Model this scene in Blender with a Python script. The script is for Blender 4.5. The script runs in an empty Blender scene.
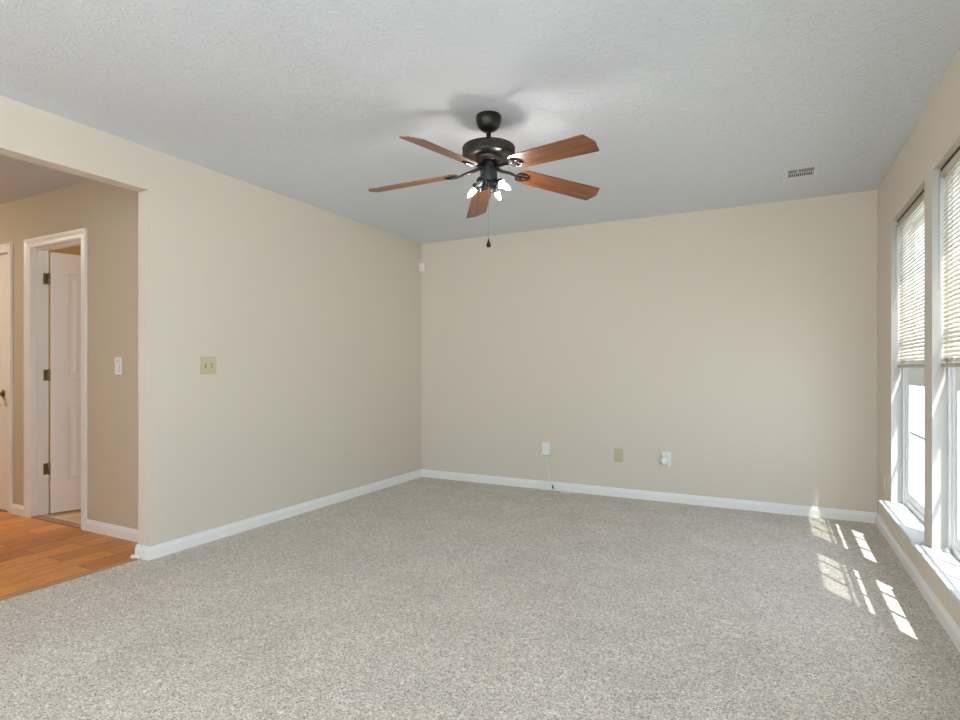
import bpy, bmesh, math, random
from mathutils import Vector, Matrix
random.seed(7)
PI = math.pi
sc = bpy.context.scene
COL = sc.collection

# ---------------------------------------------------------------- camera, sky, sun, exposure
cam_d = bpy.data.cameras.new('camera')
cam = bpy.data.objects.new('camera', cam_d)
COL.objects.link(cam)
cam_d.sensor_width = 36.0
cam_d.lens = 571.22 / 960 * 36.0
cam_d.shift_y = 8.65 / 960
cam_d.clip_start = 0.02
cam.location = (0, 0, 1.1316)
cam.rotation_euler = (PI / 2, 0, math.radians(27.25))
sc.camera = cam

world = bpy.data.worlds.new('sky')
sc.world = world
world.use_nodes = True
wn = world.node_tree
bg = wn.nodes['Background']
bg.inputs['Color'].default_value = (0.72, 0.86, 1.0, 1)
bg.inputs['Strength'].default_value = 3.7

sun_d = bpy.data.lights.new('sun', 'SUN')
sun_d.energy = 13.0
sun_d.angle = math.radians(0.53)
sun_d.color = (1.0, 0.975, 0.94)
sun = bpy.data.objects.new('sun', sun_d)
COL.objects.link(sun)
sun.location = (6, -4, 9)
sun.rotation_euler = Vector((-1.0, 1.5, -3.47)).to_track_quat('-Z', 'Y').to_euler()

sc.view_settings.view_transform = 'Standard'
sc.view_settings.look = 'None'
sc.view_settings.exposure = 0.27
sc.view_settings.gamma = 1.0
sc.view_settings.use_curve_mapping = False
sc.cycles.use_denoising = True
sc.cycles.max_bounces = 14
sc.cycles.diffuse_bounces = 8
sc.cycles.transparent_max_bounces = 24
sc.cycles.caustics_reflective = False
sc.cycles.caustics_refractive = False
sc.cycles.sample_clamp_indirect = 6.0

# ---------------------------------------------------------------- materials
def mat(name, col, rough=0.5, metal=0.0, spec=0.5, coat=0.0):
    m = bpy.data.materials.new(name)
    m.use_nodes = True
    p = m.node_tree.nodes['Principled BSDF']
    p.inputs['Base Color'].default_value = (*col, 1)
    p.inputs['Roughness'].default_value = rough
    p.inputs['Metallic'].default_value = metal
    p.inputs['Specular IOR Level'].default_value = spec
    p.inputs['Coat Weight'].default_value = coat
    return m

def nodes(m):
    return m.node_tree.nodes, m.node_tree.links, m.node_tree.nodes['Principled BSDF']

def coords(m, scale=(1, 1, 1), rot=(0, 0, 0)):
    N, L, P = nodes(m)
    tc = N.new('ShaderNodeTexCoord')
    mp = N.new('ShaderNodeMapping')
    mp.inputs['Scale'].default_value = scale
    mp.inputs['Rotation'].default_value = rot
    L.new(tc.outputs['Object'], mp.inputs['Vector'])
    return mp.outputs['Vector']

def noise(m, vec, scale, detail=3.0, rough=0.6):
    N, L, P = nodes(m)
    n = N.new('ShaderNodeTexNoise')
    n.inputs['Scale'].default_value = scale
    n.inputs['Detail'].default_value = detail
    n.inputs['Roughness'].default_value = rough
    L.new(vec, n.inputs['Vector'])
    return n.outputs['Fac']

def ramp(m, fac, stops):
    N, L, P = nodes(m)
    r = N.new('ShaderNodeValToRGB')
    e = r.color_ramp.elements
    while len(e) < len(stops):
        e.new(0.5)
    for el, (pos, c) in zip(e, stops):
        el.position = pos
        el.color = (*c, 1)
    L.new(fac, r.inputs['Fac'])
    return r.outputs['Color']

def bump(m, fac, strength, dist):
    N, L, P = nodes(m)
    b = N.new('ShaderNodeBump')
    b.inputs['Strength'].default_value = strength
    b.inputs['Distance'].default_value = dist
    L.new(fac, b.inputs['Height'])
    L.new(b.outputs['Normal'], P.inputs['Normal'])

def mixcol(m, a, b, fac, mode='MIX'):
    N, L, P = nodes(m)
    x = N.new('ShaderNodeMix')
    x.data_type = 'RGBA'
    x.blend_type = mode
    if isinstance(fac, float):
        x.inputs['Factor'].default_value = fac
    else:
        L.new(fac, x.inputs['Factor'])
    for sock, v in ((x.inputs['A'], a), (x.inputs['B'], b)):
        if isinstance(v, tuple):
            sock.default_value = (*v, 1)
        else:
            L.new(v, sock)
    return x.outputs['Result']

def set_col(m, c):
    N, L, P = nodes(m)
    L.new(c, P.inputs['Base Color'])

def paint(name, col, scale=220, strength=0.06):
    m = mat(name, col, 0.75, spec=0.25)
    v = coords(m)
    bump(m, noise(m, v, scale, 2.0), strength, 0.002)
    return m

PAINT_WALL = paint('beige_wall_paint', (0.68, 0.615, 0.53))
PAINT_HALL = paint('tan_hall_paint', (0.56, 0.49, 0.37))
PAINT_BATH = paint('warm_bath_paint', (0.62, 0.47, 0.28))
WHITE_TRIM = mat('white_trim_paint', (0.83, 0.83, 0.82), 0.35)
DOOR_WHITE = mat('white_door_paint', (0.82, 0.80, 0.77), 0.4)
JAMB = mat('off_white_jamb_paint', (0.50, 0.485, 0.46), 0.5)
VENT_PAINT = mat('white_register_paint', (0.66, 0.68, 0.71), 0.5)
SILL = mat('sill_paint', (0.60, 0.605, 0.61), 0.4)
VINYL = mat('white_vinyl', (0.82, 0.83, 0.85), 0.35)

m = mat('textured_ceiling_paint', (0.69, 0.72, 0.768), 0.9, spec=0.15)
v = coords(m)
N, L, P = nodes(m)
vo = N.new('ShaderNodeTexNoise')
vo.inputs['Scale'].default_value = 30
vo.inputs['Detail'].default_value = 5
vo.inputs['Roughness'].default_value = 0.7
vo.inputs['Distortion'].default_value = 1.6
L.new(v, vo.inputs['Vector'])
bump(m, vo.outputs['Fac'], 0.75, 0.012)
CEIL = m

m = mat('beige_carpet', (0.4, 0.37, 0.33), 1.0, spec=0.05)
v = coords(m)
N, L, P = nodes(m)
vo = N.new('ShaderNodeTexVoronoi')          # one tone per yarn tuft
vo.inputs['Scale'].default_value = 235
L.new(v, vo.inputs['Vector'])
sp = N.new('ShaderNodeSeparateColor')
L.new(vo.outputs['Color'], sp.inputs['Color'])
c1 = ramp(m, sp.outputs['Red'], [(0.0, (0.21, 0.185, 0.155)), (0.20, (0.55, 0.505, 0.445)), (0.75, (0.72, 0.665, 0.595)), (1.0, (1.0, 0.94, 0.86))])
f3 = noise(m, v, 30, 3.0, 0.7)
c3 = ramp(m, f3, [(0.32, (0.80, 0.795, 0.785)), (0.66, (1.0, 1.0, 1.0))])
f2 = noise(m, v, 3.4, 4.0, 0.65)
c2 = ramp(m, f2, [(0.32, (0.87, 0.865, 0.86)), (0.68, (1.0, 1.0, 1.0))])
cc_ = mixcol(m, c1, c3, 1.0, 'MULTIPLY')
set_col(m, mixcol(m, cc_, c2, 1.0, 'MULTIPLY'))
bump(m, f3, 0.3, 0.006)
P = nodes(m)[2]
P.inputs['Sheen Weight'].default_value = 0.15
CARPET = m

def wood_floor():
    m = mat('oak_plank_floor', (0.4, 0.2, 0.08), 0.36, spec=0.3)
    N, L, P = nodes(m)
    tc = N.new('ShaderNodeTexCoord')
    mp = N.new('ShaderNodeMapping')
    mp.inputs['Rotation'].default_value = (0, 0, PI / 2)
    L.new(tc.outputs['Object'], mp.inputs['Vector'])
    br = N.new('ShaderNodeTexBrick')
    br.offset = 0.37
    br.inputs['Scale'].default_value = 1.0
    br.inputs['Brick Width'].default_value = 0.62
    br.inputs['Row Height'].default_value = 0.155
    br.inputs['Mortar Size'].default_value = 0.0022
    br.inputs['Color1'].default_value = (0.78, 0.335, 0.082, 1)
    br.inputs['Color2'].default_value = (0.46, 0.175, 0.04, 1)
    br.inputs['Mortar'].default_value = (0.16, 0.06, 0.018, 1)
    br.inputs['Bias'].default_value = -0.1
    L.new(mp.outputs['Vector'], br.inputs['Vector'])
    v2 = coords(m, (26, 2.2, 1))
    g = noise(m, v2, 3.0, 5.0, 0.65)
    gc = ramp(m, g, [(0.3, (0.62, 0.55, 0.5)), (0.65, (1.15, 1.15, 1.15))])
    set_col(m, mixcol(m, br.outputs['Color'], gc, 1.0, 'MULTIPLY'))
    bump(m, br.outputs['Fac'], -0.3, 0.003)
    return m
WOOD_FLOOR = wood_floor()

def wood(name, a, b, scale=(2, 30, 30), rough=0.3):
    m = mat(name, a, rough, coat=0.25)
    v = coords(m, scale)
    g = noise(m, v, 2.0, 5.0, 0.6)
    set_col(m, ramp(m, g, [(0.3, a), (0.7, b)]))
    return m
BLADE_WOOD = wood('cherry_blade_wood', (0.10, 0.032, 0.011), (0.30, 0.105, 0.035), rough=0.42)
STRIP_WOOD = wood('oak_strip', (0.40, 0.19, 0.075), (0.50, 0.25, 0.10), (30, 2, 2))
THRESH = wood('dark_oak_threshold', (0.22, 0.09, 0.035), (0.32, 0.14, 0.06))

def bath_tile():
    m = mat('tan_floor_tile', (0.5, 0.38, 0.25), 0.4)
    N, L, P = nodes(m)
    v = coords(m)
    br = N.new('ShaderNodeTexBrick')
    br.offset = 0.0
    br.inputs['Scale'].default_value = 1.0
    br.inputs['Brick Width'].default_value = 0.3
    br.inputs['Row Height'].default_value = 0.3
    br.inputs['Mortar Size'].default_value = 0.005
    br.inputs['Color1'].default_value = (0.62, 0.48, 0.33, 1)
    br.inputs['Color2'].default_value = (0.50, 0.37, 0.24, 1)
    br.inputs['Mortar'].default_value = (0.66, 0.58, 0.48, 1)
    L.new(v, br.inputs['Vector'])
    set_col(m, br.outputs['Color'])
    return m
BATH_TILE = bath_tile()

BRONZE = mat('dark_bronze', (0.015, 0.013, 0.012), 0.32, 0.3)
BRONZE_SATIN = mat('satin_bronze', (0.06, 0.047, 0.043), 0.3, 0.8)
LATTICE = mat('bronze_lattice', (0.085, 0.075, 0.068), 0.4, 0.4)
BLACK = mat('matte_black', (0.008, 0.008, 0.008), 0.7)
GREY_METAL = mat('grey_switch_housing', (0.045, 0.05, 0.058), 0.38, 0.5)
CHROME = mat('polished_metal', (0.6, 0.58, 0.55), 0.2, 1.0)
BRASS = mat('antique_brass', (0.32, 0.25, 0.15), 0.3, 1.0)
ALMOND = mat('almond_plastic', (0.56, 0.49, 0.31), 0.35)
BEIGE_PLASTIC = mat('beige_painted_plastic', (0.67, 0.61, 0.525), 0.6)
WHITE_PLASTIC = mat('white_plastic', (0.80, 0.80, 0.78), 0.35)
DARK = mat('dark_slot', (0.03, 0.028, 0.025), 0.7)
GROUND = mat('pale_ground', (0.42, 0.44, 0.36), 0.9)
v = coords(GROUND)
set_col(GROUND, ramp(GROUND, noise(GROUND, v, 1.5, 4), [(0.3, (0.60, 0.60, 0.59)), (0.7, (0.72, 0.72, 0.71))]))

def glass_mat(name):
    m = bpy.data.materials.new(name)
    m.use_nodes = True
    N, L = m.node_tree.nodes, m.node_tree.links
    N.clear()
    out = N.new('ShaderNodeOutputMaterial')
    mx = N.new('ShaderNodeMixShader')
    tr = N.new('ShaderNodeBsdfTransparent')
    tr.inputs['Color'].default_value = (0.97, 0.985, 0.98, 1)
    gl = N.new('ShaderNodeBsdfGlossy')
    gl.inputs['Roughness'].default_value = 0.0
    fr = N.new('ShaderNodeFresnel')
    ge = N.new('ShaderNodeNewGeometry')
    io = N.new('ShaderNodeMapRange')          # same reflectance on the way in and on the way out of the thin pane
    io.inputs['To Min'].default_value = 1.45
    io.inputs['To Max'].default_value = 1 / 1.45
    L.new(ge.outputs['Backfacing'], io.inputs['Value'])
    L.new(io.outputs['Result'], fr.inputs['IOR'])
    L.new(fr.outputs['Fac'], mx.inputs['Fac'])
    L.new(tr.outputs['BSDF'], mx.inputs[1])
    L.new(gl.outputs['BSDF'], mx.inputs[2])
    L.new(mx.outputs['Shader'], out.inputs['Surface'])
    return m
GLASS = glass_mat('window_glass')

m = bpy.data.materials.new('clear_plastic')
m.use_nodes = True
P = m.node_tree.nodes['Principled BSDF']
P.inputs['Base Color'].default_value = (0.85, 0.93, 0.95, 1)
P.inputs['Transmission Weight'].default_value = 0.7
P.inputs['Roughness'].default_value = 0.15
CLEAR = m

m = bpy.data.materials.new('cream_blind_slat')
m.use_nodes = True
N, L = m.node_tree.nodes, m.node_tree.links
P = N['Principled BSDF']
P.inputs['Base Color'].default_value = (0.80, 0.75, 0.63, 1)
P.inputs['Roughness'].default_value = 0.45
tl = N.new('ShaderNodeBsdfTranslucent')
tl.inputs['Color'].default_value = (0.80, 0.72, 0.55, 1)
mx = N.new('ShaderNodeMixShader')
mx.inputs['Fac'].default_value = 0.06
L.new(P.outputs['BSDF'], mx.inputs[1])
L.new(tl.outputs['BSDF'], mx.inputs[2])
L.new(mx.outputs['Shader'], N['Material Output'].inputs['Surface'])
SLAT = m
BLIND_RAIL = mat('cream_blind_rail', (0.50, 0.46, 0.37), 0.4)
CORD = mat('cream_cord', (0.7, 0.66, 0.56), 0.8)

def emit(name, col, s):
    m = bpy.data.materials.new(name)
    m.use_nodes = True
    P = m.node_tree.nodes['Principled BSDF']
    P.inputs['Base Color'].default_value = (0.9, 0.9, 0.9, 1)
    P.inputs['Emission Color'].default_value = (*col, 1)
    P.inputs['Emission Strength'].default_value = s
    return m
BULB = emit('lit_bulb', (1.0, 0.93, 0.87), 150.0)
HALL_GLOW = emit('hall_lamp_glow', (1.0, 0.88, 0.66), 105.0)
FILL_GLOW = emit('rear_fill_glow', (1.0, 0.93, 0.83), 48.0)
BATH_GLOW = emit('bath_lamp_glow', (1.0, 0.80, 0.54), 105.0)

# ---------------------------------------------------------------- mesh helpers
class MB:
    def __init__(self):
        self.bm = bmesh.new()
    def box(self, x0, x1, y0, y1, z0, z1, mx=None):
        v = [self.bm.verts.new(p) for p in ((x0, y0, z0), (x1, y0, z0), (x1, y1, z0), (x0, y1, z0),
                                            (x0, y0, z1), (x1, y0, z1), (x1, y1, z1), (x0, y1, z1))]
        for f in ((0, 3, 2, 1), (4, 5, 6, 7), (0, 1, 5, 4), (1, 2, 6, 5), (2, 3, 7, 6), (3, 0, 4, 7)):
            self.bm.faces.new([v[i] for i in f])
        if mx:
            bmesh.ops.transform(self.bm, matrix=mx, verts=v)
        return self
    def frustum(self, x0, x1, z0, z1, y0, y1, ins):
        """raised panel: big face at y0, smaller face (inset ins) at y1"""
        a = [(x0, y0, z0), (x1, y0, z0), (x1, y0, z1), (x0, y0, z1)]
        b = [(x0 + ins, y1, z0 + ins), (x1 - ins, y1, z0 + ins), (x1 - ins, y1, z1 - ins), (x0 + ins, y1, z1 - ins)]
        va = [self.bm.verts.new(p) for p in a]
        vb = [self.bm.verts.new(p) for p in b]
        self.bm.faces.new(va)
        self.bm.faces.new(vb)
        for i in range(4):
            j = (i + 1) % 4
            self.bm.faces.new((va[i], va[j], vb[j], vb[i]))
        return self
    def prism(self, pts, axis_fn, a, b):
        """pts 2-D outline; axis_fn(u, v, w) -> 3-D; extruded w from a to b"""
        va = [self.bm.verts.new(axis_fn(u, v, a)) for u, v in pts]
        vb = [self.bm.verts.new(axis_fn(u, v, b)) for u, v in pts]
        n = len(pts)
        self.bm.faces.new(va)
        self.bm.faces.new(vb)
        for i in range(n):
            j = (i + 1) % n
            self.bm.faces.new((va[i], va[j], vb[j], vb[i]))
        return self
    def lathe(self, prof, seg=40, mx=None):
        """prof: list of (r, z) revolved about Z"""
        rings = []
        allv = []
        for r, z in prof:
            if r < 1e-6:
                vv = [self.bm.verts.new((0, 0, z))]
            else:
                vv = [self.bm.verts.new((r * math.cos(2 * PI * i / seg), r * math.sin(2 * PI * i / seg), z)) for i in range(seg)]
            rings.append(vv)
            allv += vv
        for A, B in zip(rings[:-1], rings[1:]):
            if len(A) == 1 and len(B) == 1:
                continue
            for i in range(seg):
                j = (i + 1) % seg
                if len(A) == 1:
                    self.bm.faces.new((A[0], B[j], B[i]))
                elif len(B) == 1:
                    self.bm.faces.new((A[i], A[j], B[0]))
                else:
                    self.bm.faces.new((A[i], A[j], B[j], B[i]))
        if mx:
            bmesh.ops.transform(self.bm, matrix=mx, verts=allv)
        return self
    def tube(self, path, r, seg=8, closed=False):
        P_ = [Vector(p) for p in path]
        n = len(P_)
        rings = []
        up = None
        for i, p in enumerate(P_):
            if closed:
                t = P_[(i + 1) % n] - P_[i - 1]
            else:
                t = P_[min(i + 1, n - 1)] - P_[max(i - 1, 0)]
            t.normalize()
            if up is None:
                up = Vector((0, 0, 1)) if abs(t.z) < 0.9 else Vector((1, 0, 0))
            s = t.cross(up).normalized()
            up = s.cross(t).normalized()
            rr = r[i] if isinstance(r, (list, tuple)) else r
            rings.append([self.bm.verts.new(p + s * rr * math.cos(2 * PI * k / seg) + up * rr * math.sin(2 * PI * k / seg)) for k in range(seg)])
        pairs = list(zip(rings[:-1], rings[1:]))
        if closed:
            pairs.append((rings[-1], rings[0]))
        for A, B in pairs:
            for k in range(seg):
                j = (k + 1) % seg
                self.bm.faces.new((A[k], A[j], B[j], B[k]))
        if not closed:
            self.bm.faces.new(rings[0])
            self.bm.faces.new(rings[-1])
        return self
    def build(self, name, material, parent=None, smooth=False, bevel=0.0, seg=2, mats=None):
        bm = self.bm
        bmesh.ops.recalc_face_normals(bm, faces=bm.faces)
        me = bpy.data.meshes.new(name)
        bm.to_mesh(me)
        bm.free()
        me.materials.append(material)
        o = bpy.data.objects.new(name, me)
        COL.objects.link(o)
        if smooth:
            me.shade_smooth()
            md = o.modifiers.new('edges', 'EDGE_SPLIT')
            md.split_angle = math.radians(38)
        if bevel:
            md = o.modifiers.new('bevel', 'BEVEL')
            md.width = bevel
            md.segments = seg
            md.limit_method = 'ANGLE'
            md.angle_limit = math.radians(40)
        if parent:
            o.parent = parent
        return o

def tag(o, label, cat, group=None, kind=None):
    o['label'] = label
    o['category'] = cat
    if group:
        o['group'] = group
    if kind:
        o['kind'] = kind
    return o

def empty(name, loc=(0, 0, 0), rot=(0, 0, 0)):
    o = bpy.data.objects.new(name, None)
    COL.objects.link(o)
    o.location = loc
    o.rotation_euler = rot
    o.empty_display_size = 0.1
    return o

# ---------------------------------------------------------------- room dimensions (metres)
H = 2.44
XL, XR, YB = -3.293, 0.671, 5.047
YR = -2.3                      # wall behind the photographer
WT = 0.10                      # inner wall thickness
XLI = XL - WT                  # hall side of the left wall
XO = 0.812                     # outer face of the window wall
YJ = 2.109                     # end of the wide opening in the left wall
OZ = 2.19                      # height of the wide opening
YH, YH2 = 2.30, 2.415          # hall wall, both faces
XH = -7.2                      # far end of the hall
SEAM = -3.352
W = [(3.57, 4.49), (2.50, 3.42)]   # the two window openings along y
WB = [(0.36, 1.28), (-0.71, 0.21), (-1.78, -0.86)]   # unseen windows of the same make, added for daylight, beside and behind the photographer
WZ0, WZ1 = 0.25, 2.08

S = 'structure'
# floors
tag(MB().box(SEAM, XO, YR - 0.12, YB + 0.12, -0.2, 0).build('floor', CARPET), 'speckled beige wall to wall carpet of the empty room', 'carpet', kind=S)
tag(MB().box(XH - 0.12, SEAM - 0.038, YR - 0.12, YH, -0.2, 0).build('floor_hall', WOOD_FLOOR), 'orange brown plank wood floor of the hallway', 'wood floor', kind=S)
tag(MB().box(-6.2, XLI - 0.002, YH + 0.055, 4.6, -0.2, -0.004).build('floor_bathroom', BATH_TILE), 'tan tile floor seen past the half open door', 'tile floor', kind=S)
mb = MB()
mb.prism([(0, -0.02), (0.044, -0.02), (0.044, 0.003), (0.036, 0.007), (0.01, 0.007), (0, 0.001)],
         lambda u, v_, w: (SEAM - 0.04 + u, w, v_), 0.2, YJ + 0.02)
tag(mb.build('trim_threshold', STRIP_WOOD), 'light wood edge strip between hallway planks and carpet', 'floor trim', kind=S)
tag(MB().box(-5.022, -4.354, YH - 0.005, YH + 0.06, -0.02, 0.006).build('trim_door_threshold', THRESH, bevel=0.003), 'dark wood threshold under the half open door', 'floor trim', kind=S)
tag(MB().box(-80, 80, -80, 80, -0.6, -0.35).build('ground', GROUND), 'pale ground outside the windows', 'ground', kind=S)

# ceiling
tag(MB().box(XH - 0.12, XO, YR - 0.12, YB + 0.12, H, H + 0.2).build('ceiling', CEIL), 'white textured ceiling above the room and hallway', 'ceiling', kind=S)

# walls
mb = MB()
mb.box(XLI, XL, YJ, YB, 0, H)
mb.box(XLI, XL, 0.2, YJ, OZ, H)
mb.box(XLI, XL, YR, 0.2, 0, H)
tag(mb.build('wall_left', PAINT_WALL), 'beige left wall with the wide opening to the hallway', 'wall', kind=S)
tag(MB().box(XLI, XO, YB, YB + 0.12, 0, H).build('wall_back', PAINT_WALL), 'plain beige back wall with three small wall plates', 'wall', kind=S)
mb = MB()
mb.box(XR, XO, YR, YB, 0, WZ0)
mb.box(XR, XO, YR, YB, WZ1, H)
edge = YR
for a_, b_ in sorted(WB + [W[1]]):
    mb.box(XR, XO, edge, a_, WZ0, WZ1)
    edge = b_
mb.box(XR, XO, W[1][1], W[0][0], WZ0, WZ1)
mb.box(XR, XO, W[0][1], YB, WZ0, WZ1)
tag(mb.build('wall_right', PAINT_WALL), 'beige window wall with two low tall windows', 'wall', kind=S)
GX0, GX1, GZ = -3.2, 0.58, 2.32
mb = MB()
mb.box(XH, GX0, YR - 0.12, YR, 0, H)
mb.box(GX1, XO, YR - 0.12, YR, 0, H)
mb.box(GX0, GX1, YR - 0.12, YR, GZ, H)
tag(mb.build('wall_rear', PAINT_WALL), 'beige wall behind the photographer with an added glazed opening', 'wall', kind=S)

D1 = (-5.024, -4.352)          # door openings in the hall wall
D2 = (-6.05, -5.362)
DZ = 2.05
mb = MB()
mb.box(XH, D2[0] - 0.02, YH, YH2, 0, H)
mb.box(D2[1] + 0.02, D1[0] - 0.02, YH, YH2, 0, H)
mb.box(D1[1] + 0.02, XLI, YH, YH2, 0, H)
mb.box(D2[0] - 0.02, D2[1] + 0.02, YH, YH2, DZ + 0.02, H)
mb.box(D1[0] - 0.02, D1[1] + 0.02, YH, YH2, DZ + 0.02, H)
tag(mb.build('wall_hall', PAINT_HALL), 'tan hallway wall holding the two white doors', 'wall', kind=S)
tag(MB().box(XH - 0.12, XH, YR - 0.12, YH2, 0, H).build('wall_hall_end', PAINT_HALL), 'tan end wall of the hallway', 'wall', kind=S)
mb = MB()
mb.box(-6.2, XLI, 4.6, 4.7, 0, H)
mb.box(-6.3, -6.2, YH2, 4.7, 0, H)
mb.box(-6.2, XLI, YH2, 4.6, H - 0.02, H)
tag(mb.build('wall_bathroom', PAINT_BATH), 'warm orange lit wall behind the half open door', 'wall', kind=S)

# baseboards
BB = [(0, 0), (0.014, 0), (0.014, 0.052), (0.009, 0.062), (0.006, 0.075), (0, 0.077)]
def baseboard(name, label, axis, pos, sgn, a, b):
    mb = MB()
    if axis == 'x':      # runs along x, sticks out along y
        mb.prism(BB, lambda u, v_, w: (w, pos + sgn * u, v_), a, b)
    else:
        mb.prism(BB, lambda u, v_, w: (pos + sgn * u, w, v_), a, b)
    return tag(mb.build(name, WHITE_TRIM), label, 'baseboard', kind=S)
baseboard('baseboard_back', 'white baseboard along the back wall', 'x', YB, -1, XL, XR)
baseboard('baseboard_left', 'white baseboard along the left wall', 'y', XL, 1, YJ - 0.014, YB)
baseboard('baseboard_right', 'white baseboard below the windows', 'y', XR, -1, YR, YB)
baseboard('baseboard_opening', 'short white baseboard on the end of the left wall at the opening', 'x', YJ, -1, XLI - 0.012, XL)
baseboard('baseboard_hall_right', 'white baseboard between the half open door and the wide opening', 'x', YH, -1, D1[1] + 0.068, XLI)
baseboard('baseboard_hall_left', 'short white baseboard between the two hallway doors', 'x', YH, -1, D2[1] + 0.062, D1[0] - 0.075)
mb = MB()
mb.prism([(0, 0), (0.016, 0), (0.0145, 0.007), (0.009, 0.0135), (0, 0.016)], lambda u, v_, w: (w, YJ - 0.014 - u, v_), XLI - 0.03, XLI + 0.045)
tag(mb.build('trim_shoe', WHITE_TRIM), 'short white shoe moulding stub at the foot of the opening', 'floor trim', kind=S)

# ---------------------------------------------------------------- windows
def window(name, y0, y1, label):
    root = empty(name, (XR, (y0 + y1) / 2, 0.27))
    tag(root, label, 'window', kind=S)
    off = Vector(root.location)
    def B(mb, nm, mt, parent, **k):
        bmesh.ops.translate(mb.bm, vec=-off, verts=mb.bm.verts)
        return mb.build(nm, mt, parent, **k)
    # outer vinyl frame
    f = MB()
    fw = 0.035
    xa, xb = 0.742, 0.812
    f.box(xa, xb, y0, y0 + fw, 0.27, WZ1).box(xa, xb, y1 - fw, y1, 0.27, WZ1)
    f.box(xa, xb, y0 + fw, y1 - fw, 0.27, 0.30).box(xa, xb, y0 + fw, y1 - fw, WZ1 - fw, WZ1)
    f.box(xa - 0.012, xa, y0, y0 + 0.018, 0.27, WZ1).box(xa - 0.012, xa, y1 - 0.018, y1, 0.27, WZ1)
    f.box(xa - 0.012, xa, y0 + 0.018, y1 - 0.018, WZ1 - 0.018, WZ1)
    B(f, 'frame', VINYL, root, bevel=0.002)
    j = MB()
    j.box(XR - 0.0005, xa - 0.012, y0, y0 + 0.004, 0.27, WZ1).box(XR - 0.0005, xa - 0.012, y1 - 0.004, y1, 0.27, WZ1)
    B(j, 'jamb_lining', JAMB, root)
    ga, gb = y0 + 0.075, y1 - 0.075
    def sash(nm, xa, xb, z0, z1, g0, g1, zm):
        s = MB()
        e = fw
        s.box(xa, xb, y0 + e, ga, z0, z1).box(xa, xb, gb, y1 - e, z0, z1)
        s.box(xa, xb, ga, gb, z0, g0).box(xa, xb, ga, gb, g1, z1)
        xm = (xa + xb) / 2
        for t in (1 / 3, 2 / 3):
            yy = ga + (gb - ga) * t
            s.box(xm - 0.007, xm + 0.007, yy - 0.008, yy + 0.008, g0, g1)
        s.box(xm - 0.0066, xm + 0.0066, ga, gb, zm - 0.008, zm + 0.008)
        so = B(s, nm, VINYL, root, bevel=0.0015)
        p = MB().box(xm - 0.0015, xm + 0.0015, ga - 0.004, gb + 0.004, g0 - 0.004, g1 + 0.004)
        po = B(p, 'pane', GLASS, so)
        return so
    lo = sash('lower_sash', 0.750, 0.779, 0.30, 1.171, 0.352, 1.030, 0.732)
    up = sash('upper_sash', 0.781, 0.808, 1.125, WZ1 - fw, 1.178, 1.992, 1.56)
    k = MB()
    k.box(0.752, 0.776, (y0 + y1) / 2 - 0.03, (y0 + y1) / 2 + 0.03, 1.170, 1.184)
    B(k, 'sash_lock', VINYL, lo, bevel=0.004)
    # sill board with rounded nose and small horns
    s = MB()
    n = [(0.614, 0.25), (0.610, 0.2535), (0.6085, 0.26), (0.610, 0.2665), (0.614, 0.27), (XR, 0.27), (XR, 0.25)]
    s.prism(n, lambda u, v_, w: (u, w, v_), y0 - 0.055, y1 + 0.042)
    s.box(XR, xa, y0, y1, 0.25, 0.27)
    B(s, 'sill', SILL, root)
    return root
window('window_1', W[0][0], W[0][1], 'window nearer the back corner, white sashes under a half lowered blind')
window('window_2', W[1][0], W[1][1], 'window cut by the right picture edge, white sashes under a half lowered blind')

for i, (a_, b_) in enumerate(WB):
    window('window_%d' % (i + 4), a_, b_, ('window beside the photographer', 'window just behind the photographer', 'window at the rear end of the window wall')[i] + ', unseen and added for daylight, white sashes and no blind')

# unseen glazed opening added for daylight behind the photographer
gr = empty('window_3', ((GX0 + GX1) / 2, YR - 0.06, 0))
tag(gr, 'large glazed sliding door, unseen and added for daylight, behind the photographer', 'window', kind=S)
f = MB()
f.box(GX0, GX0 + 0.06, YR - 0.1, YR - 0.02, 0, GZ).box(GX1 - 0.06, GX1, YR - 0.1, YR - 0.02, 0, GZ)
f.box(GX0 + 0.06, GX1 - 0.06, YR - 0.1, YR - 0.02, 0, 0.06).box(GX0 + 0.06, GX1 - 0.06, YR - 0.1, YR - 0.02, GZ - 0.06, GZ)
f.box((GX0 + GX1) / 2 - 0.04, (GX0 + GX1) / 2 + 0.04, YR - 0.1, YR - 0.02, 0.06, GZ - 0.06)
bmesh.ops.translate(f.bm, vec=-Vector(gr.location), verts=f.bm.verts)
f.build('frame', VINYL, gr)
p = MB().box(GX0 + 0.05, GX1 - 0.05, YR - 0.063, YR - 0.057, 0.05, GZ - 0.05)
bmesh.ops.translate(p.bm, vec=-Vector(gr.location), verts=p.bm.verts)
p.build('pane', GLASS, gr)

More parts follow.
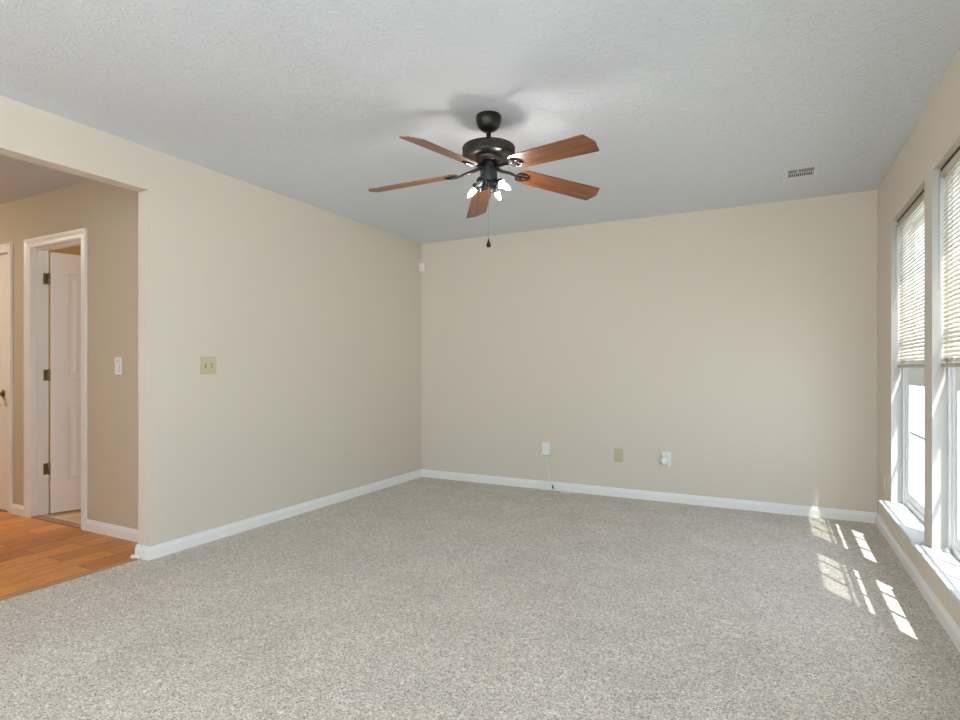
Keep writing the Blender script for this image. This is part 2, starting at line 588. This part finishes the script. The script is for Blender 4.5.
# ---------------------------------------------------------------- hallway doors
def casing(name, d, label, cw=0.066):
    mb = MB()
    # stepped casing profile: u across (0 = inner edge), v out from wall
    prof = [(0, 0), (0, 0.008), (0.012, 0.011), (0.03, 0.011), (0.048, 0.016), (0.06, 0.018), (cw, 0.018), (cw, 0)]
    a, b = d[0] - 0.004, d[1] + 0.004
    top = DZ - 0.001
    # left leg, head, right leg swept with mitred corners
    def ring(k):
        out = []
        for u, v_ in prof:
            y = YH - v_
            out.append({0: (a - u, y, 0.0), 1: (a - u, y, top + u), 2: (b + u, y, top + u), 3: (b + u, y, 0.0)}[k])
        return [mb.bm.verts.new(p) for p in out]
    R = [ring(k) for k in range(4)]
    n = len(prof)
    for A, B_ in zip(R[:-1], R[1:]):
        for i in range(n):
            j = (i + 1) % n
            mb.bm.faces.new((A[i], A[j], B_[j], B_[i]))
    mb.bm.faces.new(R[0])
    mb.bm.faces.new(R[3])
    # jamb boards lining the opening, with a door stop
    mb.box(d[0] - 0.02, d[0], YH - 0.001, YH2 + 0.001, 0, DZ)
    mb.box(d[1], d[1] + 0.02, YH - 0.001, YH2 + 0.001, 0, DZ)
    mb.box(d[0] - 0.02, d[1] + 0.02, YH - 0.001, YH2 + 0.001, DZ, DZ + 0.02)
    mb.box(d[0], d[0] + 0.011, YH + 0.035, YH + 0.074, 0, DZ)
    mb.box(d[1] - 0.011, d[1], YH + 0.035, YH + 0.074, 0, DZ)
    mb.box(d[0] + 0.011, d[1] - 0.011, YH + 0.035, YH + 0.074, DZ - 0.011, DZ)
    return tag(mb.build(name, WHITE_TRIM), label, 'door frame', kind=S)
casing('trim_1', D1, 'white casing and jamb around the half open door')
casing('trim_2', D2, 'white casing and jamb around the closed door at the left edge')

def door_leaf(root, w, z0=0.012, z1=2.035, t=0.035, parent_off=(0, 0, 0)):
    """leaf in root's space: x 0..w, y -t..0, moulded panels on both faces; four panels"""
    st, mid = 0.108, 0.10
    pw = (w - 2 * st - mid) / 2
    rows = [(0.255, 0.845), (1.07, 1.885)]
    cols = [(st, st + pw), (st + pw + mid, w - st)]
    mb = MB()
    mb.box(0, st, -t, 0, z0, z1).box(w - st, w, -t, 0, z0, z1).box(st + pw, st + pw + mid, -t, 0, z0, z1)
    for c0, c1 in cols:
        for a, b in ((z0, rows[0][0]), (rows[0][1], rows[1][0]), (rows[1][1], z1)):
            mb.box(c0, c1, -t, 0, a, b)
    leaf = mb.build('leaf', DOOR_WHITE, root)
    for c0, c1 in cols:
        for a, b in rows:
            q = MB()
            q.box(c0, c1, -t + 0.012, -0.012, a, b)
            # sloped moulding round the recess, both faces, and a raised field
            for s_, y_in, y_out in ((-1, -t + 0.012, -t + 0.0005), (1, -0.012, -0.0005)):
                e = 0.02
                for (x0_, x1_, za, zb) in ((c0, c0 + e, a, b), (c1 - e, c1, a, b)):
                    inner = x1_ if x0_ == c0 else x0_
                    outer = x0_ if x0_ == c0 else x1_
                    v_ = [q.bm.verts.new(p) for p in ((outer, y_out, a), (outer, y_in, a), (inner, y_in, a + e),
                                                     (outer, y_out, b), (outer, y_in, b), (inner, y_in, b - e))]
                    for f_ in ((0, 1, 2), (3, 5, 4), (0, 2, 5, 3), (1, 4, 5, 2), (0, 3, 4, 1)):
                        q.bm.faces.new([v_[i] for i in f_])
                for zo, zi in ((a, a + e), (b, b - e)):
                    v_ = [q.bm.verts.new(p) for p in ((c0, y_out, zo), (c0, y_in, zo), (c0 + e, y_in, zi),
                                                     (c1, y_out, zo), (c1, y_in, zo), (c1 - e, y_in, zi))]
                    for f_ in ((0, 1, 2), (3, 5, 4), (0, 2, 5, 3), (1, 4, 5, 2), (0, 3, 4, 1)):
                        q.bm.faces.new([v_[i] for i in f_])
                q.frustum(c0 + 0.034, c1 - 0.034, a + 0.034, b - 0.034, y_in, y_in + s_ * 0.009, 0.022)
            q.build('panel', DOOR_WHITE, leaf)
    return leaf

def knob_parts(root, x, z, y, s):
    R90 = Matrix.Translation((x, y, z)) @ Matrix.Rotation(s * PI / 2, 4, 'X')
    MB().lathe([(0, 0), (0.03, 0), (0.031, 0.004), (0.024, 0.008), (0.011, 0.012), (0.010, 0.03), (0.020, 0.036), (0.027, 0.046),
                (0.027, 0.056), (0.018, 0.064), (0, 0.066)], 24, R90).build('door_knob', BRASS, root, smooth=True)

HX, HY = D1[0] + 0.004, YH2 + 0.006
d1 = empty('door_1', (HX, HY, 0), (0, 0, math.radians(72)))
tag(d1, 'white panelled door standing half open into the warm lit room', 'door', kind=S)
leaf = door_leaf(d1, 0.662)
for o in [leaf]:
    o.location = (0.002, -0.006, 0)
knob_parts(d1, 0.602, 0.93, -0.041, 1)
for z in (1.83, 1.082, 0.352):
    h = MB()
    h.lathe([(0, -0.048), (0.004, -0.048), (0.0065, -0.043), (0.0065, 0.043), (0.004, 0.048), (0, 0.048)], 12, Matrix.Translation((-0.003, 0.002, z)))
    h.box(0.0003, 0.0022, -0.034, 0.0, z - 0.043, z + 0.043)                     # plate on the door edge
    rot = Matrix.Rotation(math.radians(-72), 4, 'Z')
    h.box(-0.0042, -0.0022, -0.040, 0.0, z - 0.043, z + 0.043, rot)              # plate on the jamb
    h.build('hinge', BRASS, d1, smooth=True)

d2 = empty('door_2', (D2[0] + 0.003, YH + 0.034, 0))
tag(d2, 'closed white panelled door at the left picture edge', 'door', kind=S)
leaf = door_leaf(d2, 0.682)
leaf.location = (0, -0.0, 0)
knob_parts(d2, 0.605, 0.934, -0.035, 1)

# ---------------------------------------------------------------- blinds
def blind(y0, y1, label):
    xc = 0.714
    a, b = y0 + 0.012, y1 - 0.012
    root = empty('window_blind', (xc, (y0 + y1) / 2, 2.0))
    tag(root, label, 'blind', 'half lowered blinds in the two windows')
    off = Vector(root.location)
    def B(mb, nm, mt, parent=root, **k):
        bmesh.ops.translate(mb.bm, vec=-off, verts=mb.bm.verts)
        return mb.build(nm, mt, parent, **k)
    B(MB().box(xc - 0.014, xc + 0.014, a, b, 2.034, 2.063), 'headrail', BLIND_RAIL, bevel=0.002)
    B(MB().box(xc - 0.012, xc + 0.016, a - 0.008, b + 0.008, 2.064, 2.0795), 'head_gap_shade', DARK)  # dark bar drawn for the black shadow gap over the headrail
    th = math.radians(64)
    hw = 0.0098
    s = MB()
    z = 2.021
    while z > 1.19:
        prev = None
        # crowned slat: outer edge up, inner edge down
        rows = []
        for t in (-1, -0.5, 0, 0.5, 1):
            c = 0.0011 * (1 - t * t)
            u, n_ = t * hw, c
            dx = u * math.cos(th) - n_ * math.sin(th)
            dz = u * math.sin(th) + n_ * math.cos(th)
            rows.append((s.bm.verts.new((xc + dx, a + 0.004, z + dz)), s.bm.verts.new((xc + dx, b - 0.004, z + dz))))
        for (p0, p1), (q0, q1) in zip(rows[:-1], rows[1:]):
            s.bm.faces.new((p0, p1, q1, q0))
        z -= 0.0207
    so = B(s, 'slats', SLAT)
    md = so.modifiers.new('thickness', 'SOLIDIFY')
    md.thickness = 0.0006
    # stacked spare slats and the bottom rail
    st = MB()
    for k in range(6):
        zz = 1.163 + k * 0.0032
        st.box(xc - 0.0125, xc + 0.0125, a + 0.004, b - 0.004, zz, zz + 0.0012)
    B(st, 'slat_stack', BLIND_RAIL)
    B(MB().box(xc - 0.0125, xc + 0.0125, a + 0.002, b - 0.002, 1.138, 1.158), 'bottom_rail', BLIND_RAIL, bevel=0.003)
    for t in (0.16, 0.5, 0.84):
        yy = a + (b - a) * t
        l = MB()
        for dx in (-0.0145, 0.0145):
            l.tube([(xc + dx, yy, 2.036), (xc + dx, yy, 1.15)], 0.0007, 6)
        B(l, 'ladder_cord', CORD)
        B(MB().box(xc - 0.0142, xc - 0.0127, yy - 0.007, yy + 0.007, 1.143, 1.161), 'cord_clip', BLIND_RAIL)
    w = MB()
    w.tube([(xc - 0.024, b - 0.045, 2.042), (xc - 0.027, b - 0.045, 1.95), (xc - 0.027, b - 0.045, 1.50)], 0.0032, 8)
    B(w, 'tilt_wand', CLEAR)
    w = MB()
    w.tube([(xc - 0.02, a + 0.06, 2.042), (xc - 0.022, a + 0.06, 1.35)], 0.0012, 6)
    w.lathe([(0, 0.03), (0.003, 0.028), (0.006, 0.004), (0.004, 0), (0, 0)], 10, Matrix.Translation((xc - 0.022, a + 0.06, 1.325)))
    B(w, 'lift_cord', CORD)
    return root
blind(W[0][0], W[0][1], 'cream slatted blind over the upper half of the window nearer the back corner')
blind(W[1][0], W[1][1], 'cream slatted blind cut off by the right picture edge')

# ---------------------------------------------------------------- ceiling fan
FX, FY = -1.314, 2.649
fan = empty('ceiling_fan', (FX, FY, H))
tag(fan, 'dark bronze ceiling fan with five cherry wood blades and small lit candle bulbs', 'ceiling fan')
def Z(z):
    return z - H
MB().lathe([(0, 0), (0.062, 0), (0.066, -0.008), (0.066, -0.016), (0.0655, -0.030), (0.061, -0.046), (0.053, -0.061), (0.041, -0.073), (0.026, -0.081), (0.016, -0.083), (0, -0.083)], 48).build('canopy', BRONZE, fan, smooth=True)
MB().lathe([(0, -0.08), (0.0125, -0.08), (0.0125, Z(2.29)), (0.0, Z(2.29))], 24).build('downrod', BRONZE, fan, smooth=True)
mh = MB().lathe([(0, Z(2.298)), (0.024, Z(2.298)), (0.028, Z(2.288)), (0.09, Z(2.286)), (0.120, Z(2.282)), (0.134, Z(2.276)), (0.137, Z(2.270)),
            (0.124, Z(2.270)), (0.124, Z(2.236)), (0.120, Z(2.222)), (0.07, Z(2.218)), (0, Z(2.218))], 64).build('motor_housing', BRONZE, fan, smooth=True)
# perforated band round the housing: diamond lattice over the drum
band = MB()
n, rows = 54, 4
zt, zb_ = Z(2.270), Z(2.236)
grid = [[band.bm.verts.new((0.1335 * math.cos(2 * PI * (i + 0.5 * (r % 2)) / n), 0.1335 * math.sin(2 * PI * (i + 0.5 * (r % 2)) / n), zt + (zb_ - zt) * r / rows))
         for i in range(n)] for r in range(rows + 1)]
def strut(p, q):
    band.tube([p.co, q.co], 0.0020, 5)
for r in range(rows):
    for i in range(n):
        j = (i + 1) % n if r % 2 else (i - 1) % n
        strut(grid[r][i], grid[r + 1][i])
        strut(grid[r][i], grid[r + 1][j])
for r in range(rows + 1):
    for vtx in grid[r]:
        band.bm.verts.remove(vtx)
band.build('vent_band', LATTICE, mh, smooth=True)
MB().lathe([(0.134, Z(2.237)), (0.137, Z(2.234)), (0.135, Z(2.226)), (0.122, Z(2.219)), (0.112, Z(2.217)), (0.112, Z(2.222)), (0.126, Z(2.236))], 64).build('lower_rim', BRONZE, mh, smooth=True)
MB().lathe([(0, Z(2.219)), (0.074, Z(2.219)), (0.072, Z(2.208)), (0.062, Z(2.196)), (0.048, Z(2.190)), (0, Z(2.190))], 48).build('lower_bowl', BRONZE_SATIN, fan, smooth=True)
MB().lathe([(0, Z(2.190)), (0.046, Z(2.190)), (0.048, Z(2.184)), (0.048, Z(2.160)), (0.044, Z(2.154)), (0, Z(2.154))], 40).build('flywheel', BLACK, fan, smooth=True)
MB().lathe([(0, Z(2.154)), (0.042, Z(2.154)), (0.044, Z(2.150)), (0.044, Z(2.102)), (0.040, Z(2.096)), (0, Z(2.096))], 40).build('switch_housing', GREY_METAL, fan, smooth=True)

BZ, BR, A0 = 2.101, 0.647, -21.37
SET = [(0.008, -15.5, 1.0), (0.010, -14.0, 0.5), (-0.005, -18.0, 0.8), (-0.002, -11.0, -1.5), (-0.004, -16.5, -0.5)]   # each blade hangs a little differently
def blade_outline():
    pts = [(0.165, -0.030), (0.180, -0.048), (0.205, -0.0565), (BR, -0.066), (BR + 0.022, -0.004), (BR + 0.022, 0.004), (BR, 0.066), (0.205, 0.0565), (0.180, 0.048), (0.165, 0.030)]
    return pts
for k in range(5):
    dz_, pit_, da_ = SET[k]
    ang = math.radians(A0 + 72 * k + da_)
    MX = Matrix.Rotation(ang, 4, 'Z') @ Matrix.Translation((BR, 0, Z(BZ + dz_))) @ Matrix.Rotation(math.radians(5.0), 4, 'Y') @ Matrix.Rotation(math.radians(pit_), 4, 'X') @ Matrix.Translation((-BR, 0, 0))
    b = MB()
    b.prism(blade_outline(), lambda u, v_, w: (u, v_, w), 0.0, 0.006)
    bl = b.build('blade', BLADE_WOOD, fan, bevel=0.0012)
    bl.matrix_local = MX
    # cast arm with an open looped bracket under the blade root
    ir = MB()
    loop = [(0.195 + 0.038 * math.cos(t), 0.031 * math.sin(t) * (1 - 0.25 * math.cos(t)), -0.003) for t in [2 * PI * i / 24 for i in range(24)]]
    ir.tube(loop, 0.0045, 8, closed=True)
    ir.tube([(0.148, 0, -0.003), (0.19, 0.0, -0.003), (0.220, 0.0, -0.0025)], [0.006, 0.0045, 0.004], 8)
    for sx, sy in ((0.188, -0.019), (0.188, 0.019), (0.220, 0.0)):
        ir.lathe([(0, -0.0095), (0.006, -0.009), (0.0095, -0.006), (0.0095, 0.0), (0, 0.0)], 14, Matrix.Translation((sx, sy, 0)))
        ir.tube([(0.155, 0, -0.003), (sx, sy, -0.003)], 0.0035, 6)
    iv = MX.inverted() @ Matrix.Rotation(ang, 4, 'Z')
    p0, p1, p2 = iv @ Vector((0.040, 0, Z(2.176))), iv @ Vector((0.075, 0, Z(2.162))), Vector((0.118, 0, 0.004))
    ir.tube([p0, p1, p2, (0.150, 0, -0.002)], [0.011, 0.009, 0.008, 0.0065], 10)
    ir.build('blade_iron', BRONZE, bl, smooth=True)

# light kit: four sockets on short arms, each with a flame tip bulb
cr, sr = math.cos(math.radians(27.25)), math.sin(math.radians(27.25))
MB().lathe([(0, Z(2.096)), (0.032, Z(2.096)), (0.034, Z(2.088)), (0.026, Z(2.076)), (0.012, Z(2.070)), (0, Z(2.070))], 32).build('light_fitter', GREY_METAL, fan, smooth=True)
for ri, aw, lit in ((-0.86, 0.50, True), (0.50, 0.86, True), (0.86, -0.50, True), (-0.50, -0.86, False)):
    dx, dy = ri * cr - aw * sr, ri * sr + aw * cr
    az = math.atan2(dy, dx)
    tilt = math.radians(126)        # socket axis: outwards and down
    arm = MB()
    arm.tube([(0.020 * math.cos(az), 0.020 * math.sin(az), Z(2.094)), (0.042 * math.cos(az), 0.042 * math.sin(az), Z(2.096)),
              (0.056 * math.cos(az), 0.056 * math.sin(az), Z(2.090))], 0.009, 10)
    arm.build('socket_arm', GREY_METAL, fan, smooth=True)
    base = Vector((0.058 * math.cos(az), 0.058 * math.sin(az), Z(2.088)))
    M = Matrix.Translation(base) @ Matrix.Rotation(az, 4, 'Z') @ Matrix.Rotation(tilt, 4, 'Y')
    s_ = MB()
    s_.lathe([(0, -0.014), (0.010, -0.014), (0.014, -0.008), (0.018, 0.0), (0.026, 0.008), (0.029, 0.018), (0.027, 0.021), (0.022, 0.012), (0, 0.010)], 24)
    so = s_.build('bulb_socket', GREY_METAL, fan, smooth=True)
    so.matrix_local = M
    bb = MB()
    bb.lathe([(0, 0.010), (0.008, 0.010), (0.0085, 0.024), (0.0125, 0.036), (0.0135, 0.046), (0.0115, 0.060), (0.0068, 0.074), (0.003, 0.083), (0, 0.086)], 20)
    bb.build('bulb', BULB if lit else CLEAR, so, smooth=True)

ch = MB()
px, py = -0.001 * cr, -0.001 * sr
px, py = px + 0.03 * sr, py - 0.03 * cr
z0, z1 = Z(2.10), Z(1.795)
nb = 60
ch.tube([(px, py, z0), (px, py, z1)], 0.0011, 6)
co = ch.build('pull_chain', CHROME, fan, smooth=True)
MB().lathe([(0, Z(1.798)), (0.003, Z(1.797)), (0.004, Z(1.788)), (0.010, Z(1.772)), (0.0125, Z(1.764)), (0.010, Z(1.757)), (0.004, Z(1.753)), (0, Z(1.752))], 20,
           Matrix.Translation((px, py, 0))).build('chain_finial', BRONZE, co, smooth=True)

# ---------------------------------------------------------------- ceiling vent
vt = empty('ceiling_vent', (0.158, 4.36, H))
tag(vt, 'white ceiling air register with dark louvres near the window wall', 'vent')
f = MB()
a, b, c, d = -0.105, 0.105, -0.145, 0.145
ia, ib, ic, id_ = -0.075, 0.075, -0.078, 0.082
for (x0, x1, y0, y1) in ((a, ia, c, d), (ib, b, c, d), (ia, ib, c, ic), (ia, ib, id_, d)):
    f.box(x0, x1, y0, y1, -0.004, 0)
f.box(ia, ib, -0.004, 0.006, -0.004, 0)
f.build('frame', VENT_PAINT, vt, bevel=0.0012)
MB().box(ia, ib, ic, id_, -0.0012, -0.0003).build('duct', DARK, vt)
lv = MB()
for i in range(12):
    x = ia + (ib - ia) * (i + 0.5) / 12
    lv.box(x - 0.0022, x + 0.0022, 0.006, id_, -0.0038, -0.0008)
for i in range(3):
    y = ic + (-0.004 - ic) * (i + 1) / 4
    lv.box(ia, ib, y - 0.0016, y + 0.0016, -0.0025, -0.0010)
lv.box(-0.022, -0.016, ic, -0.004, -0.003, -0.0008)
lv.build('louvres', VENT_PAINT, vt)

# ---------------------------------------------------------------- wall plates.  local frame: x across, z up, y out of wall = -y
def plate(root, w, h, mt, t=0.006):
    return MB().box(-w / 2, w / 2, -t, 0, -h / 2, h / 2).build('plate', mt, root, bevel=0.003)
def screw(root, z, mt, x=0):
    MB().lathe([(0, 0), (0.003, 0), (0.0025, 0.001), (0, 0.001)], 12, Matrix.Translation((x, -0.006, z)) @ Matrix.Rotation(PI / 2, 4, 'X')).build('screw', mt, root)
def duplex(root, mt):
    for s_ in (-1, 1):
        m_ = MB().box(-0.0165, 0.0165, -0.0085, -0.005, s_ * 0.0195 - 0.0135, s_ * 0.0195 + 0.0135)
        r_ = m_.build('receptacle', mt, root, bevel=0.003)
        q = MB()
        q.box(-0.0075, -0.0055, -0.0088, -0.0084, s_ * 0.0195 - 0.001, s_ * 0.0195 + 0.007)
        q.box(0.0055, 0.0075, -0.0088, -0.0084, s_ * 0.0195 - 0.001, s_ * 0.0195 + 0.006)
        q.box(-0.002, 0.002, -0.0088, -0.0084, s_ * 0.0195 - 0.009, s_ * 0.0195 - 0.005)
        q.build('slots', DARK, r_)
    screw(root, 0, mt)
FACE = {'back': 0.0, 'left': PI / 2, 'right': -PI / 2}

sw = empty('light_switch', (XL, 2.509, 1.152), (0, 0, FACE['left']))
tag(sw, 'almond double light switch on the left wall beside the opening', 'light switch')
plate(sw, 0.116, 0.116, ALMOND)
for x, up in ((-0.023, 1), (0.023, -1)):
    MB().box(x - 0.005, x + 0.005, -0.0075, -0.005, -0.012, 0.012).build('toggle_slot', DARK, sw)
    MB().box(x - 0.004, x + 0.004, -0.016, -0.002, -0.007, 0.007, Matrix.Translation((0, 0, up * 0.005)) @ Matrix.Rotation(up * 0.35, 4, 'X')).build('toggle', ALMOND, sw, bevel=0.001)
    for z in (-0.03, 0.03):
        screw(sw, z, ALMOND, x)

o1 = empty('wall_outlet', (XL, 3.853, 0.379), (0, 0, FACE['left']))
tag(o1, 'beige outlet low on the left wall, same colour as the paint', 'outlet')
plate(o1, 0.071, 0.116, BEIGE_PLASTIC)
duplex(o1, BEIGE_PLASTIC)

o2 = empty('wall_outlet', (XR, 4.69, 0.352), (0, 0, FACE['right']))
tag(o2, 'small outlet on the window wall between window and back corner', 'outlet')
plate(o2, 0.071, 0.116, BEIGE_PLASTIC)
duplex(o2, WHITE_PLASTIC)

hs = empty('light_switch', (-3.912, YH, 1.148), (0, 0, FACE['back']))
tag(hs, 'white light switch on the hallway wall right of the half open door', 'light switch')
plate(hs, 0.074, 0.118, WHITE_PLASTIC)
MB().box(-0.0175, 0.0175, -0.0065, -0.005, -0.035, 0.035).build('rocker_frame', DARK, hs)
MB().box(-0.016, 0.016, -0.011, -0.004, -0.033, 0.033, Matrix.Rotation(0.07, 4, 'X')).build('rocker', WHITE_PLASTIC, hs, bevel=0.001)

pj = empty('phone_jack_box', (-1.893, YB, 0.381), (0, 0, FACE['back']))
tag(pj, 'white jack box on the back wall with a thin cord hanging below', 'wall jack')
MB().box(-0.039, 0.039, -0.024, 0, -0.058, 0.060).build('box', WHITE_PLASTIC, pj, bevel=0.005)
MB().box(-0.030, 0.030, -0.0255, -0.0235, -0.048, 0.052).build('cover', WHITE_PLASTIC, pj, bevel=0.002)
jk = MB()
for i in range(4):
    jk.box(-0.028 + i * 0.0155, -0.0185 + i * 0.0155, -0.021, -0.006, -0.0595, -0.055)
jk.build('jacks', DARK, pj)
cd = MB()
cd.tube([(0.0, -0.014, -0.056), (0.008, -0.014, -0.09), (0.010, -0.008, -0.13), (0.016, -0.004, -0.20), (0.022, -0.004, -0.27), (0.030, -0.010, -0.305), (0.036, -0.017, -0.325)], 0.0018, 6)
cd.build('cord', WHITE_PLASTIC, pj, smooth=True)

bp = empty('wall_plate', (-1.223, YB, 0.369), (0, 0, FACE['back']))
tag(bp, 'almond outlet plate in the middle of the back wall', 'wall plate')
plate(bp, 0.078, 0.118, ALMOND, 0.008)
MB().box(-0.0175, 0.0175, -0.0105, -0.006, -0.034, 0.034).build('insert', ALMOND, bp, bevel=0.002)

po = empty('wall_outlet', (-0.815, YB, 0.364), (0, 0, FACE['back']))
tag(po, 'white outlet on the back wall behind the round plug in air freshener', 'outlet')
plate(po, 0.078, 0.120, WHITE_PLASTIC)
duplex(po, WHITE_PLASTIC)
af = empty('air_freshener', (-0.828, YB - 0.0088, 0.348), (0, 0, 0))
tag(af, 'small round white plug in air freshener on the back wall outlet', 'air freshener')
MB().lathe([(0, 0.0), (0.028, 0.0), (0.034, 0.008), (0.036, 0.018), (0.033, 0.030), (0.024, 0.038), (0.010, 0.041), (0, 0.0415)], 32, Matrix.Rotation(PI / 2, 4, 'X')).build('body', WHITE_PLASTIC, af, smooth=True)
MB().lathe([(0, 0.0), (0.012, 0.0), (0.0125, 0.02), (0.010, 0.024), (0, 0.024)], 20, Matrix.Translation((0.002, -0.018, 0.030))).build('bottle', WHITE_PLASTIC, af, smooth=True)
MB().lathe([(0.031, 0.0), (0.035, 0.003), (0.031, 0.006)], 32, Matrix.Translation((0, -0.024, 0)) @ Matrix.Rotation(PI / 2, 4, 'X')).build('rim', CHROME, af, smooth=True)

# corner motion sensor
ms = empty('motion_sensor', (XL + 0.0, YB - 0.0, 2.188), (0, 0, math.radians(45)))
tag(ms, 'small white motion sensor high in the back left corner', 'motion sensor')
q = MB()
q.prism([(-0.030, -0.032), (0.030, -0.032), (0.026, -0.052), (0.014, -0.062), (-0.014, -0.062), (-0.026, -0.052)], lambda u, v_, w: (u, v_, w), -0.044, 0.044)
q.build('body', WHITE_PLASTIC, ms, bevel=0.004)
MB().box(-0.012, 0.012, -0.0635, -0.060, -0.032, 0.0).build('lens', WHITE_PLASTIC, ms, bevel=0.001)
MB().box(-0.028, 0.028, -0.033, -0.0285, -0.04, 0.04).build('bracket', BEIGE_PLASTIC, ms)

# loose coax cable at the foot of the back wall
cb = empty('loose_cable', (-1.835, YB - 0.02, 0))
tag(cb, 'thin white cable with a dark plug lying along the back baseboard', 'cable')
q = MB()
q.tube([(-0.10, -0.02, 0.004), (-0.05, -0.012, 0.005), (-0.01, -0.008, 0.018), (0.004, -0.004, 0.055), (0.03, -0.002, 0.062), (0.07, -0.004, 0.04), (0.12, -0.012, 0.012),
        (0.17, -0.03, 0.004), (0.20, -0.05, 0.004), (0.16, -0.06, 0.004), (0.10, -0.045, 0.004)], 0.0028, 8)
q.build('wire', WHITE_PLASTIC, cb, smooth=True)
q = MB()
q.tube([(0.006, -0.010, 0.052), (0.014, -0.014, 0.030), (0.018, -0.018, 0.016)], [0.0045, 0.0065, 0.005], 10)
q.build('plug', BLACK, cb, smooth=True)
MB().box(-0.012, 0.010, -0.010, 0.004, 0.044, 0.072).build('clip', WHITE_PLASTIC, cb, bevel=0.002)

# clear cap left on the nearer sill
cc = MB()
cc.lathe([(0, 0), (0.015, 0), (0.017, 0.003), (0.016, 0.010), (0.009, 0.014), (0.008, 0.022), (0, 0.023)], 24)
o = cc.build('plastic_cap', CLEAR, smooth=True)
o.location = (0.720, 3.385, 0.27)
tag(o, 'small clear plastic cap lying on the sill beside the window post', 'cap')

rl = empty('unseen_ceiling_light', (-1.3, -1.3, H))  # unseen fixture added to brighten the room from behind the camera
tag(rl, 'unseen round ceiling light added at the rear to brighten the carpeted room', 'ceiling light')
MB().lathe([(0, 0), (0.23, 0), (0.235, -0.02), (0, -0.02)], 40).build('base', WHITE_TRIM, rl)
MB().lathe([(0.22, -0.02), (0.21, -0.05), (0.14, -0.085), (0, -0.10)], 40).build('diffuser', FILL_GLOW, rl, smooth=True)

# unseen lamps lighting the hallway and the room behind the door
hl = empty('unseen_ceiling_light', (-6.2, 1.1, H))
tag(hl, 'unseen round flush ceiling light in the hallway', 'ceiling light')
MB().lathe([(0, 0), (0.15, 0), (0.155, -0.02), (0, -0.02)], 32).build('base', WHITE_TRIM, hl)
MB().lathe([(0.14, -0.02), (0.13, -0.05), (0.08, -0.08), (0, -0.09)], 32).build('diffuser', HALL_GLOW, hl, smooth=True)
bl_ = empty('unseen_ceiling_light', (-4.6, 3.5, H - 0.02))
tag(bl_, 'unseen round flush ceiling light in the room behind the half open door', 'ceiling light')
MB().lathe([(0, 0), (0.12, 0), (0.125, -0.02), (0, -0.02)], 32).build('base', WHITE_TRIM, bl_)
MB().lathe([(0.11, -0.02), (0.10, -0.05), (0.06, -0.07), (0, -0.08)], 32).build('diffuser', BATH_GLOW, bl_, smooth=True)
